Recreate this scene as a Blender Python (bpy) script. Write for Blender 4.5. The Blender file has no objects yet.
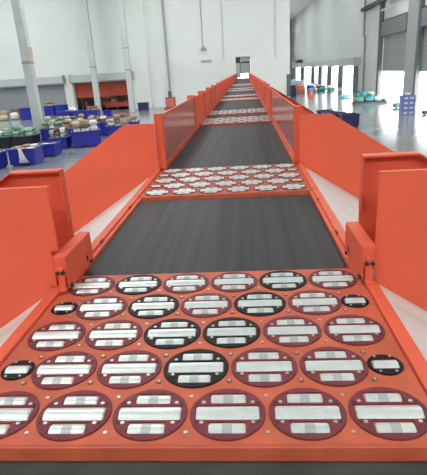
import bpy, bmesh, math, random
from mathutils import Vector, Matrix, noise
random.seed(7)
S = bpy.context.scene
COL = S.collection
PI = math.pi
DZ = 2.577            # height of the sorting deck above the hall floor

# ------------------------------------------------------------------ materials
def mat(name, col, rough=0.5, metal=0.0, var=0.0, scale=4.0, stretch=(1, 1, 1), bump=0.0, coat=0.0, spec=0.5, rvar=0.0, col2=None):
    m = bpy.data.materials.new(name); m.use_nodes = True
    nt = m.node_tree; b = nt.nodes['Principled BSDF']
    b.inputs['Base Color'].default_value = (*col, 1)
    b.inputs['Roughness'].default_value = rough
    b.inputs['Metallic'].default_value = metal
    b.inputs['Specular IOR Level'].default_value = spec
    if coat:
        b.inputs['Coat Weight'].default_value = coat; b.inputs['Coat Roughness'].default_value = 0.12
    if var or bump or rvar or col2:
        tc = nt.nodes.new('ShaderNodeTexCoord'); mp = nt.nodes.new('ShaderNodeMapping')
        mp.inputs['Scale'].default_value = stretch
        nz = nt.nodes.new('ShaderNodeTexNoise'); nz.inputs['Scale'].default_value = scale; nz.inputs['Detail'].default_value = 5
        nt.links.new(tc.outputs['Object'], mp.inputs[0]); nt.links.new(mp.outputs[0], nz.inputs['Vector'])
        if var or col2:
            r = nt.nodes.new('ShaderNodeValToRGB')
            c2 = col2 or tuple(min(1, c * (1 + var)) for c in col)
            c1 = col if col2 else tuple(c * (1 - var) for c in col)
            r.color_ramp.elements[0].position = 0.35; r.color_ramp.elements[1].position = 0.65
            r.color_ramp.elements[0].color = (*c1, 1); r.color_ramp.elements[1].color = (*c2, 1)
            nt.links.new(nz.outputs['Fac'], r.inputs[0]); nt.links.new(r.outputs[0], b.inputs['Base Color'])
        if rvar:
            q = nt.nodes.new('ShaderNodeMapRange'); q.inputs['To Min'].default_value = max(0.02, rough - rvar); q.inputs['To Max'].default_value = rough + rvar
            nt.links.new(nz.outputs['Fac'], q.inputs['Value']); nt.links.new(q.outputs[0], b.inputs['Roughness'])
        if bump:
            bp = nt.nodes.new('ShaderNodeBump'); bp.inputs['Strength'].default_value = bump; bp.inputs['Distance'].default_value = 0.01
            nt.links.new(nz.outputs['Fac'], bp.inputs['Height']); nt.links.new(bp.outputs[0], b.inputs['Normal'])
    return m

def corrugated(name, col, pitch, axis='Z', rough=0.5):
    m = mat(name, col, rough); nt = m.node_tree; b = nt.nodes['Principled BSDF']
    tc = nt.nodes.new('ShaderNodeTexCoord'); w = nt.nodes.new('ShaderNodeTexWave')
    w.wave_type = 'BANDS'; w.bands_direction = axis; w.inputs['Scale'].default_value = 0.314 / pitch
    nt.links.new(tc.outputs['Object'], w.inputs['Vector'])
    bp = nt.nodes.new('ShaderNodeBump'); bp.inputs['Strength'].default_value = 0.6; bp.inputs['Distance'].default_value = 0.03
    nt.links.new(w.outputs['Fac'], bp.inputs['Height']); nt.links.new(bp.outputs[0], b.inputs['Normal'])
    return m

ORANGE = (0.79, 0.128, 0.062)
M = dict(
    orange=mat('orange_paint', ORANGE, 0.5, var=0.05, scale=3, spec=0.3),
    deck=mat('orange_deck_paint', (0.56, 0.115, 0.056), 0.55, spec=0.3, var=0.12, scale=9, rvar=0.08),
    gloss=mat('orange_gloss_panel', (0.66, 0.125, 0.085), 0.22, metal=0.0, coat=0.45, spec=0.5),
    belt=mat('black_belt', (0.036, 0.036, 0.039), 0.55, var=0.3, scale=5, stretch=(3.5, 0.06, 1), spec=0.22),
    belt2=mat('worn_belt', (0.075, 0.084, 0.076), 0.65, var=0.2, scale=6, spec=0.2),
    maroon=mat('maroon_ring', (0.185, 0.036, 0.046), 0.55, spec=0.25, var=0.12, scale=30),
    black=mat('black_ring', (0.010, 0.010, 0.012), 0.55, spec=0.2),
    roller=mat('pale_roller', (0.70, 0.745, 0.71), 0.32, metal=0.4, var=0.06, scale=30),
    band=mat('grey_roller_band', (0.46, 0.49, 0.48), 0.4, metal=0.3),
    chrome=mat('bright_bolt', (0.62, 0.52, 0.44), 0.35, metal=0.7),
    dark=mat('dark_rubber', (0.02, 0.02, 0.022), 0.6),
    bed=mat('stainless_chute_bed', (0.74, 0.79, 0.77), 0.38, metal=0.1, var=0.08, scale=2, stretch=(0.3, 6, 1)),
    steel=mat('galvanised_steel', (0.42, 0.44, 0.44), 0.5, metal=0.4),
    wall=mat('white_wall_panel', (0.72, 0.755, 0.735), 0.75, var=0.02, scale=0.3),
    walls=mat('pale_grey_cladding', (0.74, 0.76, 0.755), 0.7, var=0.02, scale=0.3),
    ceil=mat('ceiling_white', (0.8, 0.8, 0.8), 0.9),
    floor=mat('polished_concrete', (0.25, 0.265, 0.265), 0.17, var=0.06, scale=0.5, rvar=0.05, spec=0.6),
    outside=mat('pale_yard_concrete', (0.75, 0.75, 0.74), 0.9),
    column=mat('column_grey', (0.54, 0.58, 0.57), 0.55, var=0.04, scale=2),
    header=mat('header_grey', (0.50, 0.54, 0.54), 0.55),
    greydoor=corrugated('grey_roller_curtain', (0.29, 0.32, 0.34), 0.12),
    dockdoor=corrugated('dock_roller_curtain', (0.24, 0.27, 0.255), 0.35),
    hood=corrugated('dark_hood_slats', (0.17, 0.18, 0.19), 0.5, 'Y'),
    pier=mat('pier_grey', (0.34, 0.36, 0.36), 0.6),
    darkpier=mat('dark_frame_grey', (0.11, 0.12, 0.12), 0.6),
    beam=mat('dark_beam', (0.05, 0.055, 0.055), 0.6),
    blue=mat('blue_plastic', (0.022, 0.030, 0.36), 0.4, var=0.1, scale=2),
    navy=mat('navy_plastic', (0.022, 0.03, 0.11), 0.45),
    blackpl=mat('black_plastic', (0.014, 0.016, 0.028), 0.5),
    lav=mat('lavender_crate_plastic', (0.22, 0.26, 0.62), 0.45),
    red=mat('red_paint', (0.42, 0.04, 0.03), 0.45),
    brick=mat('red_curtain', (0.50, 0.085, 0.05), 0.8, var=0.12, scale=2, stretch=(4, 1, 0.3)),
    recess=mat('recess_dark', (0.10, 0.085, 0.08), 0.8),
    strip=mat('grey_strip_curtain', (0.34, 0.37, 0.39), 0.5),
    tan=mat('tan_card', (0.38, 0.27, 0.18), 0.75, var=0.1, scale=6),
    cream=mat('cream_card', (0.56, 0.49, 0.39), 0.75, var=0.08, scale=6),
    brown=mat('brown_card', (0.22, 0.14, 0.09), 0.8, var=0.15, scale=6),
    white=mat('white_poly_bag', (0.78, 0.80, 0.80), 0.5),
    green=mat('green_woven_sack', (0.13, 0.33, 0.24), 0.7, var=0.15, scale=12),
    teal=mat('teal_woven_sack', (0.07, 0.33, 0.36), 0.65, var=0.2, scale=10),
    pale=mat('pale_green_sack', (0.42, 0.56, 0.48), 0.7, var=0.1, scale=10),
    sky=mat('light_blue_sack', (0.25, 0.48, 0.66), 0.6, var=0.1, scale=8),
    coral=mat('coral_sack', (0.62, 0.17, 0.12), 0.65, var=0.1, scale=8),
    beige=mat('beige_tag', (0.66, 0.58, 0.42), 0.6),
)

# ------------------------------------------------------------------ mesh helpers
class MB:
    def __init__(s): s.bm = bmesh.new()
    def box(s, x0, x1, y0, y1, z0, z1, mi=0, bev=0.0):
        t = bmesh.new(); bmesh.ops.create_cube(t, size=1)
        for v in t.verts:
            v.co = Vector((x0 + (v.co.x + .5) * (x1 - x0), y0 + (v.co.y + .5) * (y1 - y0), z0 + (v.co.z + .5) * (z1 - z0)))
        if bev: bmesh.ops.bevel(t, geom=t.edges[:], offset=bev, segments=2, affect='EDGES', profile=0.5)
        s._in(t, mi); return s
    def cyl(s, p, q, r, n=16, mi=0, r2=None, bev=0.0):
        p, q = Vector(p), Vector(q); d = q - p; t = bmesh.new()
        bmesh.ops.create_cone(t, cap_ends=True, segments=n, radius1=r, radius2=r if r2 is None else r2, depth=d.length)
        if bev:
            es = [e for e in t.edges if abs(e.verts[0].co.z - e.verts[1].co.z) < 1e-6]
            bmesh.ops.bevel(t, geom=es, offset=bev, segments=2, affect='EDGES')
        t.transform(Matrix.Translation((p + q) / 2) @ d.to_track_quat('Z', 'Y').to_matrix().to_4x4())
        s._in(t, mi); return s
    def prism(s, pts, y0, y1, mi=0):        # outline in x,z pushed along y
        t = bmesh.new()
        a = [t.verts.new((x, y0, z)) for x, z in pts]; b = [t.verts.new((x, y1, z)) for x, z in pts]
        n = len(pts); t.faces.new(a); t.faces.new(b[::-1])
        for i in range(n): t.faces.new((a[i], b[i], b[(i + 1) % n], a[(i + 1) % n]))
        bmesh.ops.recalc_face_normals(t, faces=t.faces[:]); s._in(t, mi); return s
    def _in(s, t, mi):
        for f in t.faces: f.material_index = mi
        me = bpy.data.meshes.new('tmp'); t.to_mesh(me); t.free(); s.bm.from_mesh(me); bpy.data.meshes.remove(me)
    def mesh(s, name, *mats, smooth=False):
        me = bpy.data.meshes.new(name); s.bm.to_mesh(me); s.bm.free()
        for m in mats: me.materials.append(m)
        if smooth:
            for p in me.polygons: p.use_smooth = True
            me.set_sharp_from_angle(angle=math.radians(40))
        return me

def add(name, me, parent=None, loc=(0, 0, 0), rz=0.0, label=None):
    o = bpy.data.objects.new(name, me); COL.objects.link(o); o.location = loc; o.rotation_euler.z = rz
    if parent: o.parent = parent
    if label: o['label'] = label
    return o
def tag(o, label, cat, group=None):
    o['label'] = label; o['category'] = cat
    if group: o['group'] = group
    return o
def thing(name, label, cat, loc, rz=0.0, group=None):
    return tag(add(name, None, None, loc, rz), label, cat, group)
def struct(name, me, loc=(0, 0, 0), parent=None):
    o = add(name, me, parent, loc)
    if not parent: o['kind'] = 'structure'
    return o

# ------------------------------------------------------------------ hall
WY, RX, CE, LX, FY, EY, AX = 53.0, 14.5, 16.0, -36.0, -10.0, 156.0, 5.05
struct('floor', MB().box(LX - .5, RX, FY - .5, EY, -0.3, 0).mesh('floor', M['floor']))
struct('ground_yard', MB().box(RX, 90, FY - 20, EY + 30, -0.5, -0.02).mesh('yard', M['outside']))
struct('ceiling', MB().box(LX - .5, RX + .4, FY - .5, EY + .5, CE, CE + .3).mesh('ceiling', M['ceil']))
struct('wall_left', MB().box(LX - .4, LX, FY, WY + .4, 0, CE).mesh('wall', M['wall']))
b = MB().box(LX, -16, FY - .4, FY, 0, CE).box(10, RX, FY - .4, FY, 0, CE).box(-16, 10, FY - .4, FY, 0, 9.15).box(-16, 10, FY - .4, FY, 10.4, CE)  # unseen high slot, added so outside light reaches the panels facing the camera
struct('wall_front', b.mesh('wall', M['wall']))
struct('wall_end', MB().box(AX, RX, EY, EY + .4, 0, CE).mesh('wall', M['wall']))
# back wall with the conveyor opening, the roller door and the goods opening
D1, D2, OP = (-28.6, -19.75), (-18.75, -12.4), (-0.72, 0.86)
b = MB()
b.box(LX, D1[0], WY, WY + .4, 0, CE); b.box(D1[0], D2[1], WY, WY + .4, 3.05, CE); b.box(D1[1], D2[0], WY, WY + .4, 0, 3.05)
b.box(D2[1], OP[0], WY, WY + .4, 0, CE); b.box(OP[0], OP[1], WY, WY + .4, 0, 2.1); b.box(OP[0], OP[1], WY, WY + .4, 4.7, CE)
b.box(OP[1], AX, WY, WY + .4, 0, CE)
struct('wall_back', b.mesh('wall_back', M['wall']))
struct('wall_aisle', MB().box(AX - .4, AX, WY + .4, EY, 0, CE).mesh('wall', M['wall']))
struct('trim_1', MB().box(-12.0, -10.1, WY - .35, WY, 0, CE, bev=.03).mesh('pilaster', M['wall']))
struct('trim_2', MB().box(D1[1] + .05, D2[0] - .05, WY - .25, WY, 0, 3.2).mesh('jamb', M['wall']))
# room seen through the goods opening
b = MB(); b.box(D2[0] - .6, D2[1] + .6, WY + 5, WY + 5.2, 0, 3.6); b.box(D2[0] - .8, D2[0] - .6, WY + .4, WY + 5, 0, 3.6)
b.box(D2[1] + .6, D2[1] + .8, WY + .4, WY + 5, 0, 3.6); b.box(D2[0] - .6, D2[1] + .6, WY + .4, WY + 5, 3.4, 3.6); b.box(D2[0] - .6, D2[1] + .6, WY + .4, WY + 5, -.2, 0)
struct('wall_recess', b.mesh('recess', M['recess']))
# dark box behind the conveyor opening
b = MB(); b.box(OP[0] - .2, OP[0], WY + .4, WY + 2, 2.1, 4.9); b.box(OP[1], OP[1] + .2, WY + .4, WY + 2, 2.1, 4.9)
b.box(OP[0], OP[1], WY + .4, WY + 2, 4.7, 4.9)
struct('wall_tunnel', b.mesh('tunnel', M['wall']))
# grey roller door
d = struct('door_1', MB().box(D1[0], D1[1], WY + .05, WY + .12, 0, 3.05).mesh('curtain', M['greydoor']))
add('bottom_bar', MB().box(D1[0], D1[1], WY + .02, WY + .14, 0, .12).mesh('bar', M['steel']), d)
# roller housings
for x0, x1, lab in ((D1[0] - .2, D1[1] + .1, 'long grey roller housing above the closed grey door'), (D2[0] - .1, D2[1] + .5, 'grey roller housing above the red goods opening')):
    t = thing('shutter_housing', lab, 'housing', ((x0 + x1) / 2, WY, 3.15)); w = (x1 - x0) / 2
    add('casing', MB().box(-w, w, -.58, -.03, 0, .78, bev=.04).mesh('casing', M['header']), t)
    for sx in (-1, 1): add('end_plate', MB().box(sx * w - .06, sx * w + .06, -.63, -.03, -.06, .84).mesh('end', M['pier']), t)
# right wall : piers, lintels, openings
opens = [(33.0, 41.2), (44.7, 52.5), (66, 72.8), (76.7, 82.4), (86.9, 92.5), (97.6, 102.3), (107.9, 120.0), (128, 139)]
b = MB(); y = FY
for i, (y0, y1) in enumerate(opens):
    b.box(RX, RX + .4, y, y0, 0, CE)
    h = 7.3 if i < 2 else 2.98 + .005 * (y0 - 66)
    b.box(RX, RX + .4, y0, y1, h, CE); y = y1
b.box(RX, RX + .4, y, EY, 0, CE)
struct('wall_right', b.mesh('wall_right', M['walls']))
n = 2
for y0, y1 in opens[:2]:
    d = struct('door_%d' % n, MB().box(RX + .1, RX + .18, y0 - .1, y1 + .1, 2.42, 7.35).mesh('curtain', M['dockdoor'])); n += 1
    add('hood', MB().box(RX - .25, RX + .1, y0, y1, 5.75, 7.1, bev=.05).mesh('hood', M['hood']), d)
    add('bottom_bar', MB().box(RX + .06, RX + .22, y0 - .1, y1 + .1, 2.38, 2.52).mesh('bar', M['steel']), d)
struct('trim_3', MB().box(RX - .12, RX, 41.2, 44.7, 0, 12.5, bev=.02).mesh('pier', M['pier']))
struct('trim_4', MB().box(RX - .3, RX, 41.0, 41.5, 0, 12.5).mesh('post', M['darkpier']))
struct('trim_5', MB().box(RX - .3, RX, 52.5, 53.3, 0, 9.0).mesh('post', M['darkpier']))
struct('trim_6', MB().box(RX - .5, RX, 30, 61.0, 8.95, 9.3).mesh('beam', M['beam']))
struct('trim_7', MB().box(RX - .18, RX, 53.3, 55.5, 0, 8.95).mesh('pier', M['walls']))
k = 8
for y0, y1 in [(63.2, 66), (72.8, 76.7), (82.4, 86.9), (92.5, 97.6), (102.3, 107.9), (120, 128)]:
    struct('trim_%d' % k, MB().box(RX - .06, RX, y0, y1, 0, 2.98).mesh('pier', M['darkpier'])); k += 1
struct('trim_%d' % k, MB().box(RX - .9, RX, 62, 150, 3.1, 4.0, bev=.05).mesh('canopy', M['header'])); k += 1
struct('trim_%d' % k, MB().box(AX - .35, AX + .02, WY - .08, WY, 0.4, 2.65).mesh('guard', M['darkpier']))

# ------------------------------------------------------------------ sorter meshes
HB = 0.615      # half width between the side rails
def boolean(me, cutters):
    a = bpy.data.objects.new('a', me); c = bpy.data.objects.new('c', cutters); COL.objects.link(a); COL.objects.link(c)
    md = a.modifiers.new('b', 'BOOLEAN'); md.object = c; md.operation = 'DIFFERENCE'; md.solver = 'EXACT'
    dg = bpy.context.evaluated_depsgraph_get(); r = bpy.data.meshes.new_from_object(a.evaluated_get(dg))
    bpy.data.objects.remove(a); bpy.data.objects.remove(c); return r
R0 = 0.0965
SLOT = [(0.0, .080, .0255, .0310, .0185), (.0545, .0455, .0185, .0235, .0150), (-.0545, .0455, .0185, .0235, .0150)]   # y, half length, half slot, roller radius, sink
def disc_mesh(m):
    me = MB().cyl((0, 0, -.03), (0, 0, .004), R0, 56, bev=.0015).mesh('swivel_disc', m)
    c = MB()
    for yy, hl, hs, r, s in SLOT: c.box(-hl - .003, hl + .003, yy - hs - .002, yy + hs + .002, -.024, .05)
    me = boolean(me, c.mesh('cut'))
    if not me.materials: me.materials.append(m)
    return me
disc = {c: disc_mesh(M[c]) for c in ('maroon', 'black')}
def roller_mesh(hl, r, band):
    b = MB().cyl((-hl, 0, 0), (hl, 0, 0), r, 28, bev=.003)
    if band: b.cyl((-hl * .28, 0, 0), (hl * .28, 0, 0), r + .0006, 28, mi=1)
    return b.mesh('roller', M['roller'], M['band'], smooth=True)
rollA, rollB = roller_mesh(.080, .031, False), roller_mesh(.0455, .0235, True)
CORN = [(sx, sy) for sx in (-1, 1) for sy in (-1, 1)]
screw_me = MB().cyl((0, 0, .003), (0, 0, .006), .0052, 10).mesh('screw', M['chrome'])
hole_me = MB().cyl((0, 0, .003), (0, 0, .0046), .0045, 8).mesh('socket', M['dark'])
me_s = MB().cyl((0, 0, -.03), (0, 0, .004), .050, 36, bev=.0015).mesh('half', M['black'])
small_disc = boolean(me_s, MB().box(-.038, .038, -.021, .021, -.024, .05).mesh('c'))
if not small_disc.materials: small_disc.materials.append(M['black'])
rollC = roller_mesh(.035, .025, False)
sm_screw = MB().cyl((0, 0, .003), (0, 0, .007), .004, 8).mesh('screw', M['chrome'])
bolt_me = MB().cyl((0, 0, 0), (0, 0, .0025), .0085, 12, mi=0).cyl((0, 0, .0025), (0, 0, .005), .0045, 6, mi=1).mesh('bolt', M['brown'], M['chrome'])
stud_me = MB().cyl((0, 0, 0), (0, 0, .003), .0052, 10).mesh('stud', M['chrome'])
L = 1.015
deck_me = MB().box(-HB, HB, 0, L, -.03, 0, bev=.002).mesh('deck_plate', M['deck'])
front_me = MB().box(-HB - .045, HB + .045, -.004, .008, -.040, .0, bev=.002).mesh('front_lip', M['deck'])
def rail_mesh(s, ln):
    x0, x1 = (HB + .0025, HB + .047)
    xs = (x0, x1) if s > 0 else (-x1, -x0)
    b = MB().box(xs[0], xs[1], .01, ln, -.22, .010, bev=.003)
    return b.mesh('side_rail', M['orange'])
leg_me = MB().box(-.035, .035, -.035, .035, -DZ, -.2).box(-.08, .08, -.08, .08, -DZ, -DZ + .012).mesh('leg', M['orange'])
ROW = 0.1982
def disc_list():
    out = []
    for r in range(5):
        yy = .113 + r * ROW
        xs = [(i - 2.5) * .2 for i in range(6)] if r % 2 == 0 else [(i - 2) * .2 for i in range(5)]
        for i, x in enumerate(xs): out.append((r, i, x, yy))
    return out
BLACK = {(1, 2), (2, 2), (2, 3), (3, 1), (3, 3), (4, 1), (4, 4)}
def make_deck(y0, label, detail):
    t = thing('sorter_deck', label, 'sorter deck', (0, y0, DZ), 0)
    add('deck_plate', deck_me, t); add('front_lip', front_me, t)
    for s in (-1, 1): add('side_rail', rail_mesh(s, L), t)
    for sx in (-1, 1):
        for yy in (.12, L - .12): add('leg', leg_me, t, (sx * .55, yy, 0))
    if detail:
        for r, i, x, yy in disc_list():
            bl = (r, i) in BLACK and detail == 1
            d = add('swivel_disc', disc['black' if bl else 'maroon'], t, (x, yy, 0), label='black ringed swivel disc' if bl else None)
            for q, (ry, hl, hs, rr, sk) in enumerate(SLOT): add('roller', rollA if q == 0 else rollB, d, (0, ry, -sk))
            if detail == 1:
                for sx, sy in CORN: add('screw', screw_me, d, (sx * .064, sy * .0375, 0)); add('socket', hole_me, d, (sx * .0765, sy * .0365, 0))
        for r in (1, 3):
            for s in (-1, 1):
                d = add('small_disc', small_disc, t, (s * .546, .113 + r * ROW, 0), label='small black disc with one roller')
                add('roller', rollC, d, (0, 0, -.013))
                if detail == 1:
                    for sx, sy in CORN: add('screw', sm_screw, d, (sx * .022, sy * .0355, 0))
        if detail == 1:
            for r in range(4):
                for i in range(6):
                    x = (i - 2.5) * .2
                    if abs(x) > .55: continue
                    add('bolt', bolt_me, t, (x, .113 + (r + .5) * ROW + (-.033 if r % 2 else .033), 0))
                for i in range(5):
                    add('stud', stud_me, t, ((i - 2) * .2, .113 + (r + .5) * ROW + (.033 if r % 2 else -.033), 0))
            for i in range(5): add('stud', stud_me, t, ((i - 2) * .2, .045, 0))
    else:
        b = MB()
        for r, i, x, yy in disc_list():
            b.cyl((x, yy, -.002), (x, yy, .004), R0, 20, mi=0)
            for ry, hl, hs, rr, sk in SLOT: b.cyl((x - hl, yy + ry, -sk), (x + hl, yy + ry, -sk), rr, 12, mi=1)
        add('disc_field', b.mesh('disc_field', M['maroon'], M['roller']), t)
    return t
def make_belt(y0, y1, label, worn=False):
    ln = y1 - y0 - .012
    t = thing('belt_conveyor', label, 'conveyor', (0, y0 + .006, DZ - (.02 if worn else 0)))
    b = MB().box(-HB + .02, HB - .02, .03, ln - .03, -.032, -.022)
    b.cyl((-HB + .02, .035, -.055), (HB - .02, .035, -.055), .033, 20).cyl((-HB + .02, ln - .035, -.055), (HB - .02, ln - .035, -.055), .033, 20)
    add('belt', b.mesh('belt', M['belt2' if worn else 'belt'], smooth=True), t)
    if worn: add('end_plate', MB().box(-HB + .02, HB - .02, ln - .04, ln + .03, -.05, -.0235).mesh('end', M['belt2']), t)
    add('bed_frame', MB().box(-HB + .03, HB - .03, .07, ln - .07, -.2, -.034).mesh('bed', M['orange']), t)
    for s in (-1, 1):
        xs = sorted((s * (HB - .018), s * (HB + .002)))
        sk = add('belt_skirt', MB().box(xs[0], xs[1], .01, ln, -.05, -.004).mesh('skirt', M['orange']), t)
        add('side_rail', rail_mesh(s, ln), t)
        if not worn:
            for f in (.3, .78):
                yy = ln * f; add('slot_cover', MB().box(s * (HB + .0025) - .004, s * (HB + .0025) + .004, yy, yy + .05, .004, .0115).mesh('slot', M['dark']), t)
        n = max(2, int(ln / 3) + 1)
        for q in range(n): add('leg', leg_me, t, (s * .56, .3 + q * (ln - .6) / (n - 1), 0))
    return t

ORD = ['nearest', 'second nearest', 'third nearest', 'fourth nearest', 'fifth nearest', 'sixth nearest', 'seventh nearest', 'eighth nearest', 'ninth nearest', 'tenth nearest']
starts = [(-.113, 2.285), (7.0, 8.75), (13.2, 15.2), (19.6, 21.8), (26.2, 28.5)]
flat = [a for p in starts for a in p]
for i, a in enumerate(flat):
    lab = ['orange sorting deck in the foreground, maroon and black roller discs', 'orange sorting deck between the two wide black belts in the middle'][i] if i < 2 else 'thin bright roller deck crossing the belt line, %s to the camera' % ORD[i]
    make_deck(a, lab, 1 if i == 0 else 2 if i == 1 else 3 if i < 4 else 0)
make_belt(-2.6, flat[0] - .004, 'dark grey belt at the bottom edge of the photo, before the front deck', True)
for i in range(9):
    lab = ['wide black belt directly behind the foreground disc deck', 'black belt between the shiny orange guards, beyond the second deck'][i] if i < 2 else 'grey belt length receding along the line, %s to the camera' % ORD[i]
    make_belt(flat[i] + L, flat[i + 1] - .004, lab)
make_belt(flat[9] + L, 53.4, 'farthest grey belt running into the opening in the back wall')

# ------------------------------------------------------------------ chutes, guards, posts
XR = 0.668
def chute(s, y0, y1, label, flatw=.23, h=.44, reach=2.9, notch=0, nz=.17, drop=0):
    sl = .65; z0 = -.012
    side = 'left' if s < 0 else 'right'
    t = thing('side_chute', label, 'chute', (s * XR, y0, DZ))
    E = reach - XR
    def P(pts): return [(s * x, z) for x, z in pts]
    add('chute_bed', MB().prism(P([(0, z0), (E, z0 - sl * E), (E, z0 - sl * E - .02), (0, z0 - .02)]), .012, y1 - y0 - .012).mesh('bed', M['bed']), t)
    top = [(0, h), (flatw, h), (E, h - sl * (E - flatw))] if flatw else [(-.02, h), (E, h - sl * E)]
    out = P([(0, -.05)] + top + [(E, -sl * E - .05)])
    add('near_wall', MB().prism(out, 0, .012).mesh('wall', M['orange']), t)
    if notch:
        far_top = [(x, z - drop) for x, z in top[1:]]
        out = P([(0, -.05), (0, .012), (-min(notch, .024), .012), (-min(notch, .024), nz), (-notch, nz), (-notch, h - drop)] + far_top + [(E, -sl * E - .05)])
    add('far_wall', MB().prism(out, y1 - y0 - .012, y1 - y0).mesh('wall', M['orange']), t)
    # folded lip along the top and the upright edge of the near wall
    lb = MB()
    pts = top
    for (xa, za), (xb, zb) in zip(pts[:-1], pts[1:]):
        lb.prism(P([(xa, za), (xb, zb), (xb, zb + .008), (xa, za + .008)]), -.05, .012)
    lb.prism(P([(-.004, .2), (-.004, h + .008), (.002, h + .008), (.002, .2)]), -.045, .0)
    add('edge_lip', lb.mesh('lip', M['orange']), t)
    fl = MB()
    for (xa, za), (xb, zb) in zip(pts[:-1], pts[1:]):
        if (xa, za) == (0, h): xa = -notch
        za -= drop; zb -= drop
        fl.prism(P([(xa, za), (xb, zb), (xb, zb + .006), (xa, za + .006)]), y1 - y0 - .012, y1 - y0 + .012)
    add('edge_lip', fl.mesh('lip', M['orange']), t)
    for yy in (.08, y1 - y0 - .08):
        x = s * (E - .12)
        add('support_leg', MB().box(x - .03, x + .03, yy - .03, yy + .03, -DZ, -sl * (E - .12) - .03).mesh('leg', M['orange']), t)
    return t
for s in (-1, 1):
    sd = 'left' if s < 0 else 'right'
    chute(s, -1.35, .79, 'orange walled chute at the %s edge beside the foreground deck' % sd, h=.43, notch=.055 if s < 0 else .008)
    chute(s, 1.10, 3.2, 'orange walled chute on the %s beside the first wide black belt' % sd, h=.44, notch=.04, nz=.02, drop=.018)
chute(1, 5.9, 8.05, 'more distant orange chute on the right, beyond the shiny right guard', flatw=0, h=.50)

# box-shaped guards standing on the rails between neighbouring chutes
def guard_box(s, y0, label, h=.145, ln=.32):
    t = thing('guard_box', label, 'guard', (.629 if s > 0 else -.601, y0, DZ + .0105))
    add('box_body', MB().box(-.027, .027, .0, ln, .058, h, bev=.004).mesh('body', M['orange']), t)
    xi = sorted((-s * .0276, -s * .019)); add('inner_plate', MB().box(xi[0], xi[1], .004, ln - .003, .004, h - .004).mesh('plate', M['orange']), t)
    add('rear_bracket', MB().box(-.016, .022, ln - .05, ln - .02, 0, .06).mesh('bracket', M['orange']), t)
    add('front_bracket', MB().box(-.013, .013, -.010, .006, 0, .10, bev=.002).box(-.016, .016, -.03, .006, 0, .008).mesh('fb', M['orange']), t)
    for x in (-.011, .011): add('screw', MB().cyl((x, -.008, .078), (x, -.017, .078), .0085, 10).mesh('screw', M['dark']), t, label='black screw')
    add('latch', MB().box(-s * .0275 - .002, -s * .0275 + .002, ln - .09, ln - .075, .03, .055).mesh('latch', M['dark']), t)
    for yy, r in ((ln - .05, .008), (.012, .011)): add('bolt', MB().cyl((-s * .025, yy, .014), (-s * .036, yy, .014), r, 8).mesh('bolt', M['dark']), t)
for s in (-1, 1):
    guard_box(s, .745, 'slim orange guard box on the %s rail where the first wide belt begins' % ('left' if s < 0 else 'right'))

def side_guard(s, y0, y1, label, h=.46, glossy=True, nposts=2):
    ln = y1 - y0
    t = thing('side_guard', label, 'guard', ((.634 if s > 0 else -.612), y0, DZ + .012))
    xs = (-.006, .006)
    add('guard_panel', MB().box(xs[0], xs[1], .03, ln - .03, .012, h - .012).mesh('panel', M['gloss' if y0 < 5.9 else 'orange']), t)
    add('top_bar', MB().box(-.010, .010, .03, ln - .03, h - .012, h + .004, bev=.002).mesh('bar', M['orange']), t)
    add('bottom_bar', MB().box(-.014, .014, .03, ln - .03, 0, .012).mesh('bar', M['orange']), t)
    for q in range(nposts):
        yy = q * ln / (nposts - 1)
        w = .045 if q == 0 and y0 < 4 else .016 if s > 0 and y0 < 9 else .075
        xa, xb = sorted((-s * (.046 if y0 < 4 and q == 0 else .02), s * (.024 if y0 < 4 and q == 0 else w * 1.3)))
        add('post', MB().box(xa, xb, yy - .035, yy + .035, 0, h + .03, bev=.004).mesh('post', M['orange']), t)
    return t
for s in (-1, 1):
    sd = 'left' if s < 0 else 'right'
    side_guard(s, 3.28, 6.5 if s < 0 else 7.6, 'shiny orange guard wall along the %s of the belt beyond the second deck' % sd)
    prev = 5.82
    segs = [(6.6 if s < 0 else 7.7, 8.3), (8.4, 10.2), (10.3, 12.0), (12.15, 14.3), (14.4, 16.3), (16.4, 18.4), (18.55, 20.8), (20.9, 23.0), (23.1, 25.2), (25.3, 29.6)]
    for i, (a, c) in enumerate(segs):
        side_guard(s, a, c, 'orange post and guard length on the %s side, %s behind the shiny guard' % (sd, ['first', 'second', 'third', 'fourth', 'fifth', 'sixth', 'seventh', 'eighth', 'ninth', 'tenth'][i]), h=.45)
    side_guard(s, 29.8, 52.8, 'farthest orange guard on the %s, reaching the opening in the back wall' % sd, h=.45, nposts=8)

# curtain and lit edge in the conveyor opening
t = thing('strip_curtain', 'grey curtain hanging in the opening at the end of the conveyor', 'curtain', (.07, WY + .55, 3.0))
add('curtain_sheet', MB().box(-.28, .77, 0, .03, 0, 1.1).mesh('sheet', M['strip']), t)
add('curtain_rail', MB().box(-.77, .77, -.04, .05, 1.1, 1.22).mesh('rail', M['darkpier']), t)
add('hood', MB().box(-.28, .77, -.2, .05, 1.22, 1.69, bev=.03).mesh('hood', M['header']), t)
add('side_frame', MB().box(-.36, -.28, -.04, .05, -.42, 1.1).mesh('frame', M['darkpier']), t)
add('dark_panel', MB().box(-.77, -.28, 0, .05, 1.22, 1.69).mesh('panel', M['darkpier']), t)
add('side_panel', MB().box(-.77, -.36, 0, .05, -.42, 1.1).mesh('panel', M['header']), t)

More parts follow.
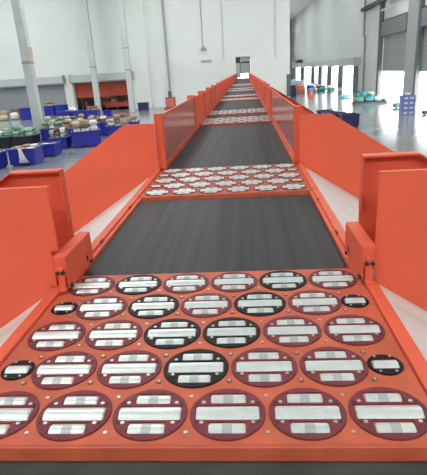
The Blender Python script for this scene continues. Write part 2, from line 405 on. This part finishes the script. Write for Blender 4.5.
# ------------------------------------------------------------------ building columns, pipes, lamps
def column(x, y, w, h, label, tagpos=None, collar=()):
    t = thing('steel_column', label, 'column', (x, y, 0))
    add('shaft', MB().box(-w / 2, w / 2, -w / 2, w / 2, .03, h, bev=.03).mesh('shaft', M['column']), t)
    add('base_plate', MB().box(-w * .7, w * .7, -w * .7, w * .7, 0, .03).mesh('base', M['pier']), t)
    for z in collar: add('collar', MB().box(-w / 2 - .012, w / 2 + .012, -w / 2 - .012, w / 2 + .012, z, z + .16).mesh('collar', M['pier']), t)
    if tagpos: add('tag_plate', MB().box(w / 2 + .012, w / 2 + .26, -w / 2 - .03, -w / 2, tagpos, tagpos + .6).mesh('tag', M['beige']), t)
column(-12.35, 27.6, .50, CE, 'pale grey steel column nearest the camera, rising behind the blue bins', 4.75, (4.45,))
column(-15.75, 51.3, .56, CE, 'pale grey column standing in front of the red goods opening', None, (4.5,))
column(-11.35, 48.3, .50, CE, 'pale grey column right of the red goods opening, beside the black box', None, (4.0, 6.0))
def wall_pipe(x, y, z0, z1, r, label, m='pier', box=None, clip=()):
    t = thing('wall_pipe', label, 'pipe', (x, y, z0))
    add('tube', MB().cyl((0, 0, 0), (0, 0, z1 - z0), r, 10).mesh('tube', M[m]), t)
    for z in (z1 - z0) * .3, (z1 - z0) * .7: add('clip', MB().box(-r - .03, r + .03, -r - .01, r + .01, z, z + .06).mesh('clip', M['pier']), t)
wall_pipe(-8.0, WY - .13, 0, CE, .12, 'thick grey pipe up the back wall above the small red box')
wall_pipe(-4.11, WY - .06, 6.0, CE, .045, 'thin cable down the back wall ending at a small lamp')
wall_pipe(-1.94, WY - .05, 4.6, CE, .035, 'thin pale cable down the back wall left of the conveyor opening', 'header')
wall_pipe(3.55, WY - .05, 4.4, CE, .035, 'thin pale cable down the back wall right of the conveyor opening', 'header')
t = thing('wall_lamp', 'small dark lamp at the end of a cable on the back wall', 'lamp', (-4.05, WY - .15, 5.72))
add('lamp_head', MB().cyl((0, 0, 0), (0, 0, .16), .32, 16, r2=.2).mesh('head', M['pier']), t); add('lamp_neck', MB().cyl((0, 0, .16), (0, 0, .27), .07, 10).mesh('neck', M['darkpier']), t)
t = thing('tube_light', 'narrow grey tube light bar on the back wall below the lamp', 'light', (-3.85, WY - .14, 4.5))
add('housing', MB().box(-.6, .6, 0, .14, 0, .16, bev=.02).mesh('housing', M['header']), t); add('tube', MB().cyl((-.55, .05, -.03), (.55, .05, -.03), .03, 8).mesh('tube', M['pier']), t)
# jogged drain pipe on the right wall pier
t = thing('drain_pipe', 'grey drain pipe with a jog on the white pier left of the roller doors', 'pipe', (RX - .12, 60.4, 0))
b = MB().cyl((0, .1, 6.3), (0, .1, CE - .01), .1, 10).cyl((0, -.55, 0), (0, -.55, 6.2), .1, 10).cyl((0, .1, 6.35), (0, -.55, 6.15), .1, 10)
add('tube', b.mesh('tube', M['pier']), t); add('clip', MB().box(-.12, .115, .0, .2, 9, 9.1).mesh('clip', M['darkpier']), t)
t = thing('wall_camera', 'small dark camera box above the far bright openings', 'camera', (RX - .9, 118, 4.05))
add('camera_body', MB().box(-1.4, .2, -1.2, .2, 0, .75, bev=.05).mesh('body', M['darkpier']), t); add('lens', MB().cyl((-.6, -1.2, .4), (-.6, -1.4, .4), .25, 12).mesh('lens', M['dark']), t)
# steel frame hardware under the dark beam
t = thing('beam_bracket', 'pale bracket hanging under the dark beam above the roller door', 'bracket', (RX - .55, 49.5, 8.1))
add('hanger', MB().box(-.1, .1, -.1, .1, 0, .85).mesh('h', M['header']), t); add('arm', MB().box(-.08, .08, -2.0, 2.0, -.1, .08).mesh('arm', M['header']), t)

# ------------------------------------------------------------------ bins, parcels and sacks
def bin_meshes(w, d, h, m):
    tk = .035
    b = MB(); b.box(-w / 2 + .02, w / 2 - .02, -d / 2 + .02, d / 2 - .02, .06, .1)
    for s in (-1, 1):
        b.box(s * (w / 2 - tk / 2) - tk / 2, s * (w / 2 - tk / 2) + tk / 2, -d / 2, d / 2, .06, h - .05)
        b.box(-w / 2 + tk, w / 2 - tk, s * (d / 2 - tk / 2) - tk / 2, s * (d / 2 - tk / 2) + tk / 2, .06, h - .05)
        for q in (-.3, 0, .3): b.box(q * w - .03, q * w + .03, s * (d / 2) - .015, s * (d / 2) + .015, .1, h - .08)
    body = b.mesh('bin_body', M[m])
    r = MB()
    for s in (-1, 1):
        r.box(s * w / 2 - .05, s * w / 2 + .05, -d / 2 - .05, d / 2 + .05, h - .06, h, bev=.012)
        r.box(-w / 2, w / 2, s * d / 2 - .05, s * d / 2 + .05, h - .06, h, bev=.012)
    rim = r.mesh('rim', M[m])
    return body, rim, MB().box(-.08, .08, -d / 2 + .05, d / 2 - .05, 0, .06).mesh('runner', M[m])
def make_bin(x, y, w, d, h, m, rz, label, group=None, cat='bin'):
    t = thing('storage_bin', label, cat, (x, y, 0), rz, group)
    body, rim, run = bin_meshes(w, d, h, m)
    add('bin_body', body, t); add('rim', rim, t)
    for sx in (-1, 1): add('runner', run, t, (sx * w * .36, 0, 0))
    return t
cache = {}
def parcel_mesh(kind, m, dims):
    key = (kind, m, tuple(round(v, 2) for v in dims))
    if key in cache: return cache[key]
    w, d, h = dims
    if kind == 'box':
        b = MB().box(-w / 2, w / 2, -d / 2, d / 2, 0, h, bev=.012); b.box(-.03, .03, -d / 2 - .002, d / 2 + .002, h * .3, h + .002, mi=1)
        me = b.mesh('parcel', M[m], M['cream' if m != 'cream' else 'tan'])
    else:
        bm = bmesh.new(); bmesh.ops.create_icosphere(bm, subdivisions=3, radius=1)
        off = Vector((random.random() * 50, random.random() * 50, 0))
        for v in bm.verts:
            c = v.co.copy(); k = 1 + .22 * noise.noise(c * 1.6 + off)
            p = [math.copysign(abs(q) ** .62, q) for q in c]
            v.co = Vector((p[0] * w / 2 * min(k, 1.0), p[1] * d / 2 * min(k, 1.0), max(0, (p[2] * min(k, 1.0) * .5 + .5)) * h))
        mb = MB(); mb.bm = bm; me = mb.mesh('sack', M[m], smooth=True)
        me.set_sharp_from_angle(angle=PI)
    cache[key] = me; return me
CW = dict(tan='tan', cream='cream', brown='brown', white='white', green='green', pale='pale green', teal='teal', sky='light blue', coral='coral red', blue='blue', navy='navy', lav='lavender')
def put(kind, m, dims, x, y, z, rz, where, group):
    nm = 'parcel_box' if kind == 'box' else 'sack'
    o = add(nm, parcel_mesh(kind, m, dims), None, (x, y, z), rz)
    return tag(o, '%s %s %s' % (CW[m], 'carton' if kind == 'box' else 'bag', where), 'parcel' if kind == 'box' else 'bag', '%s %s' % (CW[m], group))
def fill(x, y, w, d, h, rz, pal, where, group, heap=.3, nx=3, ny=2, two=True):
    """cartons standing in the bin up to its rim, a looser layer resting on them"""
    c, s = math.cos(rz), math.sin(rz)
    gw, gd = (w - .14) / nx, (d - .14) / ny
    for i in range(nx):
        for j in range(ny):
            lx, ly = -w / 2 + .07 + (i + .5) * gw, -d / 2 + .07 + (j + .5) * gd
            m = random.choice(pal); hh = round((h - .1) * random.choice((.95, 1.05, 1.16) if heap > .15 else (.86, .92, .98)), 2)
            put('box', m, (gw * .94, gd * .94, hh), x + lx * c - ly * s, y + lx * s + ly * c, .101, rz, where, group)
            zt = .104 + hh
            for q in range(max(1, round(heap / .24)) if two and heap else 0):
                if q and random.random() < .3: break
                m = random.choice(pal); k = random.choice(('box', 'bag', 'bag', 'bag')); h2 = min(heap, .26) * random.choice((.7, .9, 1.1))
                f = random.choice((.72, .92)) if k == 'box' else .97
                put(k, m, (gw * f, gd * f, h2), x + lx * c - ly * s, y + lx * s + ly * c, zt, rz, where, group); zt += h2 + .002
MIX = ['tan', 'tan', 'cream', 'brown', 'brown', 'white', 'tan', 'pale']
GRN = ['green', 'pale', 'teal', 'pale', 'white']
# x, y(front), w, d, h, material, rot, label, palette, where, heap
BINS = [
    (-10.85, 18.2, 1.0, 1.0, .70, 'blue', .02, 'blue plastic bin cut by the left edge of the photo, front row', ['white', 'cream', 'coral'], 'in the blue bin at the left edge', .10),
    (-9.62, 19.05, 1.16, .95, .74, 'blue', .03, 'blue plastic bin with a white cloth hanging down its front', ['cream', 'coral', 'white', 'tan'], 'in the blue bin with the hanging cloth', .10),
    (-9.5, 21.2, 1.0, .95, .62, 'blue', .03, 'blue plastic bin below the nearest column, right of the cloth-draped bin', ['brown', 'white', 'green'], 'in the blue bin below the nearest column', 0),
    (-9.85, 23.75, .95, 1.0, .58, 'blue', .05, 'low blue bin under the parcel heap, right of the nearest column', MIX, 'heaped in the low bin right of the nearest column', .55),
    (-8.45, 23.9, 1.45, 1.1, .84, 'blue', .32, 'large blue plastic bin at the centre of the heaped row', MIX, 'heaped in the large bin at the centre of the row', .37),
    (-7.35, 26.4, 1.30, 1.1, .78, 'blue', .35, 'blue plastic bin at the right end of the heaped row, by the chute', ['brown', 'tan', 'cream', 'white'], 'in the bin at the right end of the row', .42),
    (-11.25, 26.6, 1.3, 1.1, .80, 'blue', .05, 'blue bin mostly hidden behind the row, right behind the nearest column', ['pale', 'white', 'tan', 'cream', 'green'], 'heaped in the half hidden bin by the column', .50),
    (-9.75, 26.0, 1.4, 1.1, .80, 'blue', .05, 'blue bin mostly hidden in the middle of the second row', MIX, 'heaped in the hidden bin of the second row', .50),
    (-10.6, 28.5, 1.3, 1.1, .80, 'blue', .05, 'blue bin hidden at the back of the heap, left of two', MIX, 'heaped in the rearmost left bin', .55),
    (-9.1, 28.4, 1.3, 1.1, .80, 'blue', .1, 'blue bin hidden at the back of the heap, right of two', MIX, 'heaped in the rearmost right bin', .45),
    (-7.3, 29.1, 1.3, 1.1, .72, 'blue', .2, 'blue bin hidden behind the right end of the heaped row', ['brown', 'tan', 'white'], 'heaped in the bin behind the right end', .30),
    (-13.7, 25.2, 1.2, 1.1, .62, 'blackpl', 0, 'black plastic bin of green bags at the left edge of the photo', GRN, 'in the black bin at the left edge', .42),
    (-12.38, 25.1, 1.2, 1.1, .62, 'blackpl', 0, 'black plastic bin of green bags left of the nearest column', GRN, 'in the black bin beside the nearest column', .46),
    (-15.42, 39.9, 1.02, 1.0, .92, 'blue', .03, 'distant blue bin at the left of three below the red goods opening', [], '', 0),
    (-14.2, 39.9, 1.02, 1.0, .92, 'blue', .03, 'distant blue bin in the middle of three below the red goods opening', [], '', 0),
    (-12.98, 39.9, 1.02, 1.0, .92, 'blue', .03, 'distant blue bin at the right of three below the red goods opening', ['brown', 'tan'], 'in the distant right blue bin', .2),
    (-20.62, 49.6, 1.0, 1.1, 1.02, 'blue', 0, 'far blue bin before the grey roller door, left of a pair', MIX, 'in the far blue bin by the grey door', .35),
    (-19.4, 49.6, 1.0, 1.1, 1.02, 'blue', 0, 'far blue bin before the white jamb, right of a pair', [], '', 0),
    (-21.5, 45.6, .8, .9, 1.12, 'blue', 0, 'tall blue bin standing alone left of the nearest column', [], '', 0),
    (-12.75, 43.9, .68, .6, .56, 'blue', 0, 'small blue bin below the goods opening, right of the middle column', [], '', 0),
    (-10.4, 49.0, 1.0, .9, .80, 'navy', 0, 'dark box on the floor at the right of the third column', [], '', 0),
    (5.55, 32.2, 1.0, .95, .46, 'navy', 0, 'navy bin in the row on the right floor, farthest of the row', [], '', 0),
    (5.62, 30.4, .95, .9, .50, 'navy', 0, 'navy bin in the row on the right floor, second from its far end', [], '', 0),
    (5.72, 28.5, .95, .95, .60, 'navy', 0, 'navy bin in the row on the right floor, second from its near end', [], '', 0),
    (6.0, 26.5, .95, .95, .70, 'navy', 0, 'navy bin in the row on the right floor, nearest of the row', [], '', 0),
    (5.75, 58.6, 1.1, 1.0, 1.0, 'navy', 0, 'navy bin past the end of the back wall, nearer of two', [], '', 0),
    (5.95, 61.2, 1.1, 1.0, 1.15, 'navy', 0, 'navy bin past the end of the back wall, farther of two', [], '', 0),
]
for x, yf, w, d, h, m, rz, lab, pal, where, heap in BINS:
    yc = yf + d / 2
    make_bin(x, yc, w, d, h, m, rz, lab, 'plastic bins on the hall floor')
    if pal: fill(x, yc, w, d, h, rz, pal, where, 'goods ' + where, heap, 3 if h < .9 else 2, 2, True)
# white cloth hanging from a bin front
bm = bmesh.new(); g = []
prof = [(0, .02), (-.07, .035), (-.10, -.02), (-.085, -.2), (-.075, -.4), (-.09, -.6)]
for i, (py, pz) in enumerate(prof):
    wd = [.07, .07, .075, .10, .15, .24][i]; off = [.0, 0, .0, .02, .05, .10][i]
    g.append([bm.verts.new((off + (j / 6 - .5) * 2 * wd, py - .012 * math.sin(j * 2.1) - .004, pz)) for j in range(7)])
for a, c in zip(g[:-1], g[1:]):
    for j in range(6): bm.faces.new((a[j], a[j + 1], c[j + 1], c[j]))
mb = MB(); mb.bm = bm; o = add('hanging_cloth', mb.mesh('cloth', M['white'], smooth=True), None, (-9.60, 19.05, .745))
md = o.modifiers.new('thick', 'SOLIDIFY'); md.thickness = .012
tag(o, 'white cloth hanging over the front of a blue bin', 'cloth')

# loose bags at the far left
for i, (dx, dy, k, m, dm) in enumerate([(-25.3, 46.8, 'box', 'tan', (.9, .7, .6)), (-24.2, 46.6, 'bag', 'cream', (1.0, .8, .5)), (-24.9, 48.2, 'bag', 'tan', (1.0, .8, .9)), (-23.2, 47.0, 'bag', 'white', (.8, .7, .7)), (-26.5, 47.2, 'bag', 'brown', (1.1, .8, .8)), (-23.6, 48.4, 'box', 'brown', (.9, .8, 1.0)), (-17.3, 47.6, 'bag', 'white', (.9, .8, .9)), (-16.9, 45.6, 'box', 'tan', (.8, .7, .7))]):
    put(k, m, dm, dx, dy, 0, .3 * i, 'on the far floor below the grey roller door', 'goods on the far left floor')
# goods rack in the opening
t = thing('storage_rack', 'long dark rack with a red rail inside the red goods opening', 'rack', (-15.6, WY + 2.2, 0))
for sx in (-3, -1, 1, 3):
    for yy in (-.5, .5): add('upright', MB().box(sx - .05, sx + .05, yy - .05, yy + .05, 0, 1.9).mesh('up', M['pier']), t)
for z in (.5, 1.25): add('shelf', MB().box(-3.05, 3.05, -.55, .55, z - .05, z).mesh('shelf', M['red']), t)
for i in range(11):
    for z in (.5, 1.25):
        if random.random() < .9:
            m = random.choice(['brown', 'tan', 'cream', 'brown', 'white', 'coral'])
            put('box', m, (.42, .6, random.choice((.35, .5, .6))), -15.6 - 2.62 + i * .524, WY + 2.2, z + .001, 0, 'on the rack in the red goods opening', 'cartons on the rack')
o = add('red_curtain', MB().box(-3.12, 3.12, -.02, .02, 0, 1.6).mesh('curtain', M['brick']), None, (-15.6, WY + .5, 1.5)); tag(o, 'red sheet hanging across the top of the goods opening', 'curtain')
t = thing('barrier', 'low red barrier before the right half of the goods opening', 'barrier', (-14.0, WY - .4, 0))
add('board', MB().box(-1.3, 1.3, -.03, .03, .35, .85).mesh('board', M['red']), t)
for sx in (-1.2, 1.2): add('foot', MB().box(sx - .04, sx + .04, -.25, .25, 0, .05).box(sx - .04, sx + .04, -.02, .02, .05, .4).mesh('foot', M['darkpier']), t)
t = thing('fire_box', 'small red box on the floor at the foot of the thick wall pipe', 'box', (-7.6, 50.0, 0))
add('cabinet', MB().box(-.5, .5, -.3, .3, .1, 1.15, bev=.03).mesh('cab', M['red']), t); add('base', MB().box(-.75, .55, -.35, .35, 0, .1).mesh('base', M['red']), t)
add('top_unit', MB().box(-.2, .16, -.15, .15, 1.15, 1.75, bev=.03).mesh('top', M['darkpier']), t); add('door', MB().box(-.42, .42, -.315, -.3, .2, 1.05).mesh('door', M['coral']), t)

# right hand floor : teal sacks on a pallet, crates, loose bags
t = thing('pallet', 'dark pallet under the teal sacks by the white pier', 'pallet', (10.9, 42.3, 0))
for j in range(7): add('deck_board', MB().box(-1.35, 1.35, -.75 + j * .22, -.75 + j * .22 + .16, .12, .15).mesh('board', M['darkpier']), t)
for j in (-.65, 0, .65): add('runner', MB().box(-1.35, 1.35, j - .06, j + .06, 0, .12).mesh('runner', M['darkpier']), t)
SX = [(-.95, -.1, .151, 'green', .76, .42), (-.15, -.1, .151, 'teal', .78, .52), (.62, -.1, .151, 'pale', .70, .34), (-.6, -.1, .68, 'teal', .5, .34), (0, -.1, .68, 'pale', .6, .34), (1.15, -.1, .151, 'teal', .3, .2)]
for dx, dy, z, m, w, h in SX:
    put('bag', m, (w, 1.0, h), 10.9 + dx, 42.3 + dy, z, 0, 'piled on the dark pallet by the white pier', 'sacks on the dark pallet')
for i in range(4):
    t = thing('plastic_crate', ['lavender blue crate at the bottom of the stack before the roller door', 'lavender blue crate second from the bottom of the stack', 'lavender blue crate third from the bottom of the stack', 'lavender blue crate on top of the stack before the roller door'][i], 'crate', (10.65, 31.6, i * .305), 0, 'stacked crates')
    b = MB(); W2, D_, H_ = .40, .30, .30
    b.box(-W2, W2, -D_, D_, 0, .03)
    for s in (-1, 1):
        b.box(s * W2 - .015, s * W2 + .015, -D_, D_, 0, H_); b.box(-W2, W2, s * D_ - .015, s * D_ + .015, 0, H_)
    add('crate_body', b.mesh('crate', M['lav']), t)
    add('rim', MB().box(-W2 - .03, W2 + .03, -D_ - .03, -D_ + .0, H_ - .05, H_).box(-W2 - .03, W2 + .03, D_, D_ + .03, H_ - .05, H_).box(-W2 - .03, -W2, -D_ - .03, D_ + .03, H_ - .05, H_).box(W2, W2 + .03, -D_ - .03, D_ + .03, H_ - .05, H_).mesh('rim', M['lav']), t)
    for sx in (-.17, .17): add('label_plate', MB().box(sx - .11, sx + .11, -D_ - .022, -D_ - .015, .07, .2).mesh('plate', M['white']), t)
put('bag', 'white', (.3, .3, .16), 10.65, 31.6, 3 * .305 + .301, .2, 'lying on top of the lavender crate stack', 'bag on the crates')
put('bag', 'green', (.55, .5, .38), 11.55, 36.8, 0, .3, 'alone on the floor left of the lavender crates', 'bag by the crates')
put('bag', 'brown', (.4, .4, .25), 11.6, 31.0, 0, .3, 'on the floor at the right edge of the photo', 'bag at the right edge')
put('bag', 'sky', (1.4, .8, .32), 10.6, 51.4, 0, .1, 'lying flat on the floor before the far openings', 'flat bag')
put('bag', 'teal', (.8, .7, .25), 12.2, 51.9, 0, .1, 'lying flat on the floor left of the teal pile', 'flat bag')
o = put('box', 'coral', (.5, .5, .75), 7.5, 54.6, 0, .1, 'upright on the bright floor past the back wall', 'upright carton')
rows = [(7.6, 66, 'coral', 1.3, .8), (9.2, 66.5, 'sky', 1.4, .75), (10.6, 67, 'teal', 1.5, .7), (11.9, 67.5, 'green', 1.0, .6), (9.3, 68.8, 'blue', 1.4, 1.0), (7.9, 69, 'coral', 1.4, 1.3), (10.9, 69.6, 'navy', 1.2, .9), (7.9, 72, 'coral', 1.6, 1.6), (9.8, 72.5, 'sky', 1.5, 1.2), (8.2, 75.5, 'sky', 2.2, 1.9), (12.3, 70.5, 'white', 1.2, .8), (10.6, 75, 'coral', 1.6, 1.2)]
for i, (x, y, m, w, h) in enumerate(rows):
    put('bag' if i % 3 else 'box', m, (w * .85, 1.0, h * .72), x, y, 0, .05 * (i % 4), 'in the colourful pile past the end of the back wall', 'goods in the far pile')
# pale vans standing in the yard
for x, y, lab in ((30, 62, 'pale van parked outside beyond the first roller door'), (30, 46, 'pale van parked outside beyond the roller door at the right edge')):
    t = thing('parked_van', lab, 'van', (x, y, -.02))
    add('body', MB().box(-1, 1, -2.4, 2.4, .45, 2.1, bev=.25).mesh('body', M['outside']), t)
    add('window_band', MB().box(-1.01, 1.01, -2.2, 1.0, 1.35, 1.75).mesh('win', M['steel']), t)
    for sx in (-.85, .85):
        for yy in (-1.5, 1.5): add('wheel', MB().cyl((sx - .12, yy, .36), (sx + .12, yy, .36), .36, 18).mesh('wheel', M['darkpier']), t)

# ------------------------------------------------------------------ light
w = bpy.data.worlds.new('World'); S.world = w; w.use_nodes = True
bg = w.node_tree.nodes['Background']; bg.inputs[0].default_value = (0.96, 0.98, 1.0, 1); bg.inputs[1].default_value = 14.0
def area(x, y, z, sx, sy, p, col=(0.97, 1, 0.985), rot=None):
    l = bpy.data.lights.new('bay_and_fill_light', 'AREA'); l.shape = 'RECTANGLE'; l.size = sx; l.size_y = sy; l.energy = p; l.color = col
    o = bpy.data.objects.new('bay_and_fill_light', l); COL.objects.link(o); o.location = (x, y, z)
    if rot: o.rotation_euler = rot
for x in (-24, -6, 9):
    for y in (-3, 14, 28, 42):
        area(x, y, CE - .6, 4, 9, {-3: 500, 14: 800, 28: 1100, 42: 1250}[y] * {-24: 1.25, -6: .9, 9: .72}[x])
for y in (68, 90, 112, 134): area(9, y, CE - .6, 4, 14, 380)
area(-15.6, WY + 2.2, 3.3, 5, 1, 60)  # unseen fill light added to brighten the rack inside the goods opening

# ------------------------------------------------------------------ camera
cam = bpy.data.cameras.new('Camera'); co = bpy.data.objects.new('Camera', cam); COL.objects.link(co); S.camera = co
f, p, yw, rl = 472.75, .337, -.082, -.063
cam.sensor_fit = 'HORIZONTAL'; cam.sensor_width = 36; cam.lens = f / 427 * 36; cam.clip_end = 500
cp, sp, cy, sy, cr, sr = math.cos(p), math.sin(p), math.cos(yw), math.sin(yw), math.cos(rl), math.sin(rl)
fwd = Vector((sy * cp, cy * cp, -sp)); right = Vector((cy, -sy, 0)); up = right.cross(fwd)
r2 = right * cr + up * sr; u2 = -right * sr + up * cr
m4 = Matrix((r2, u2, -fwd)).transposed().to_4x4(); m4.translation = Vector((.173, -.986, 3.4)); co.matrix_world = m4
S.view_settings.view_transform = 'Standard'; S.view_settings.look = 'None'; S.view_settings.gamma = 1
S.view_settings.use_curve_mapping = False
S.view_settings.exposure = 0.0
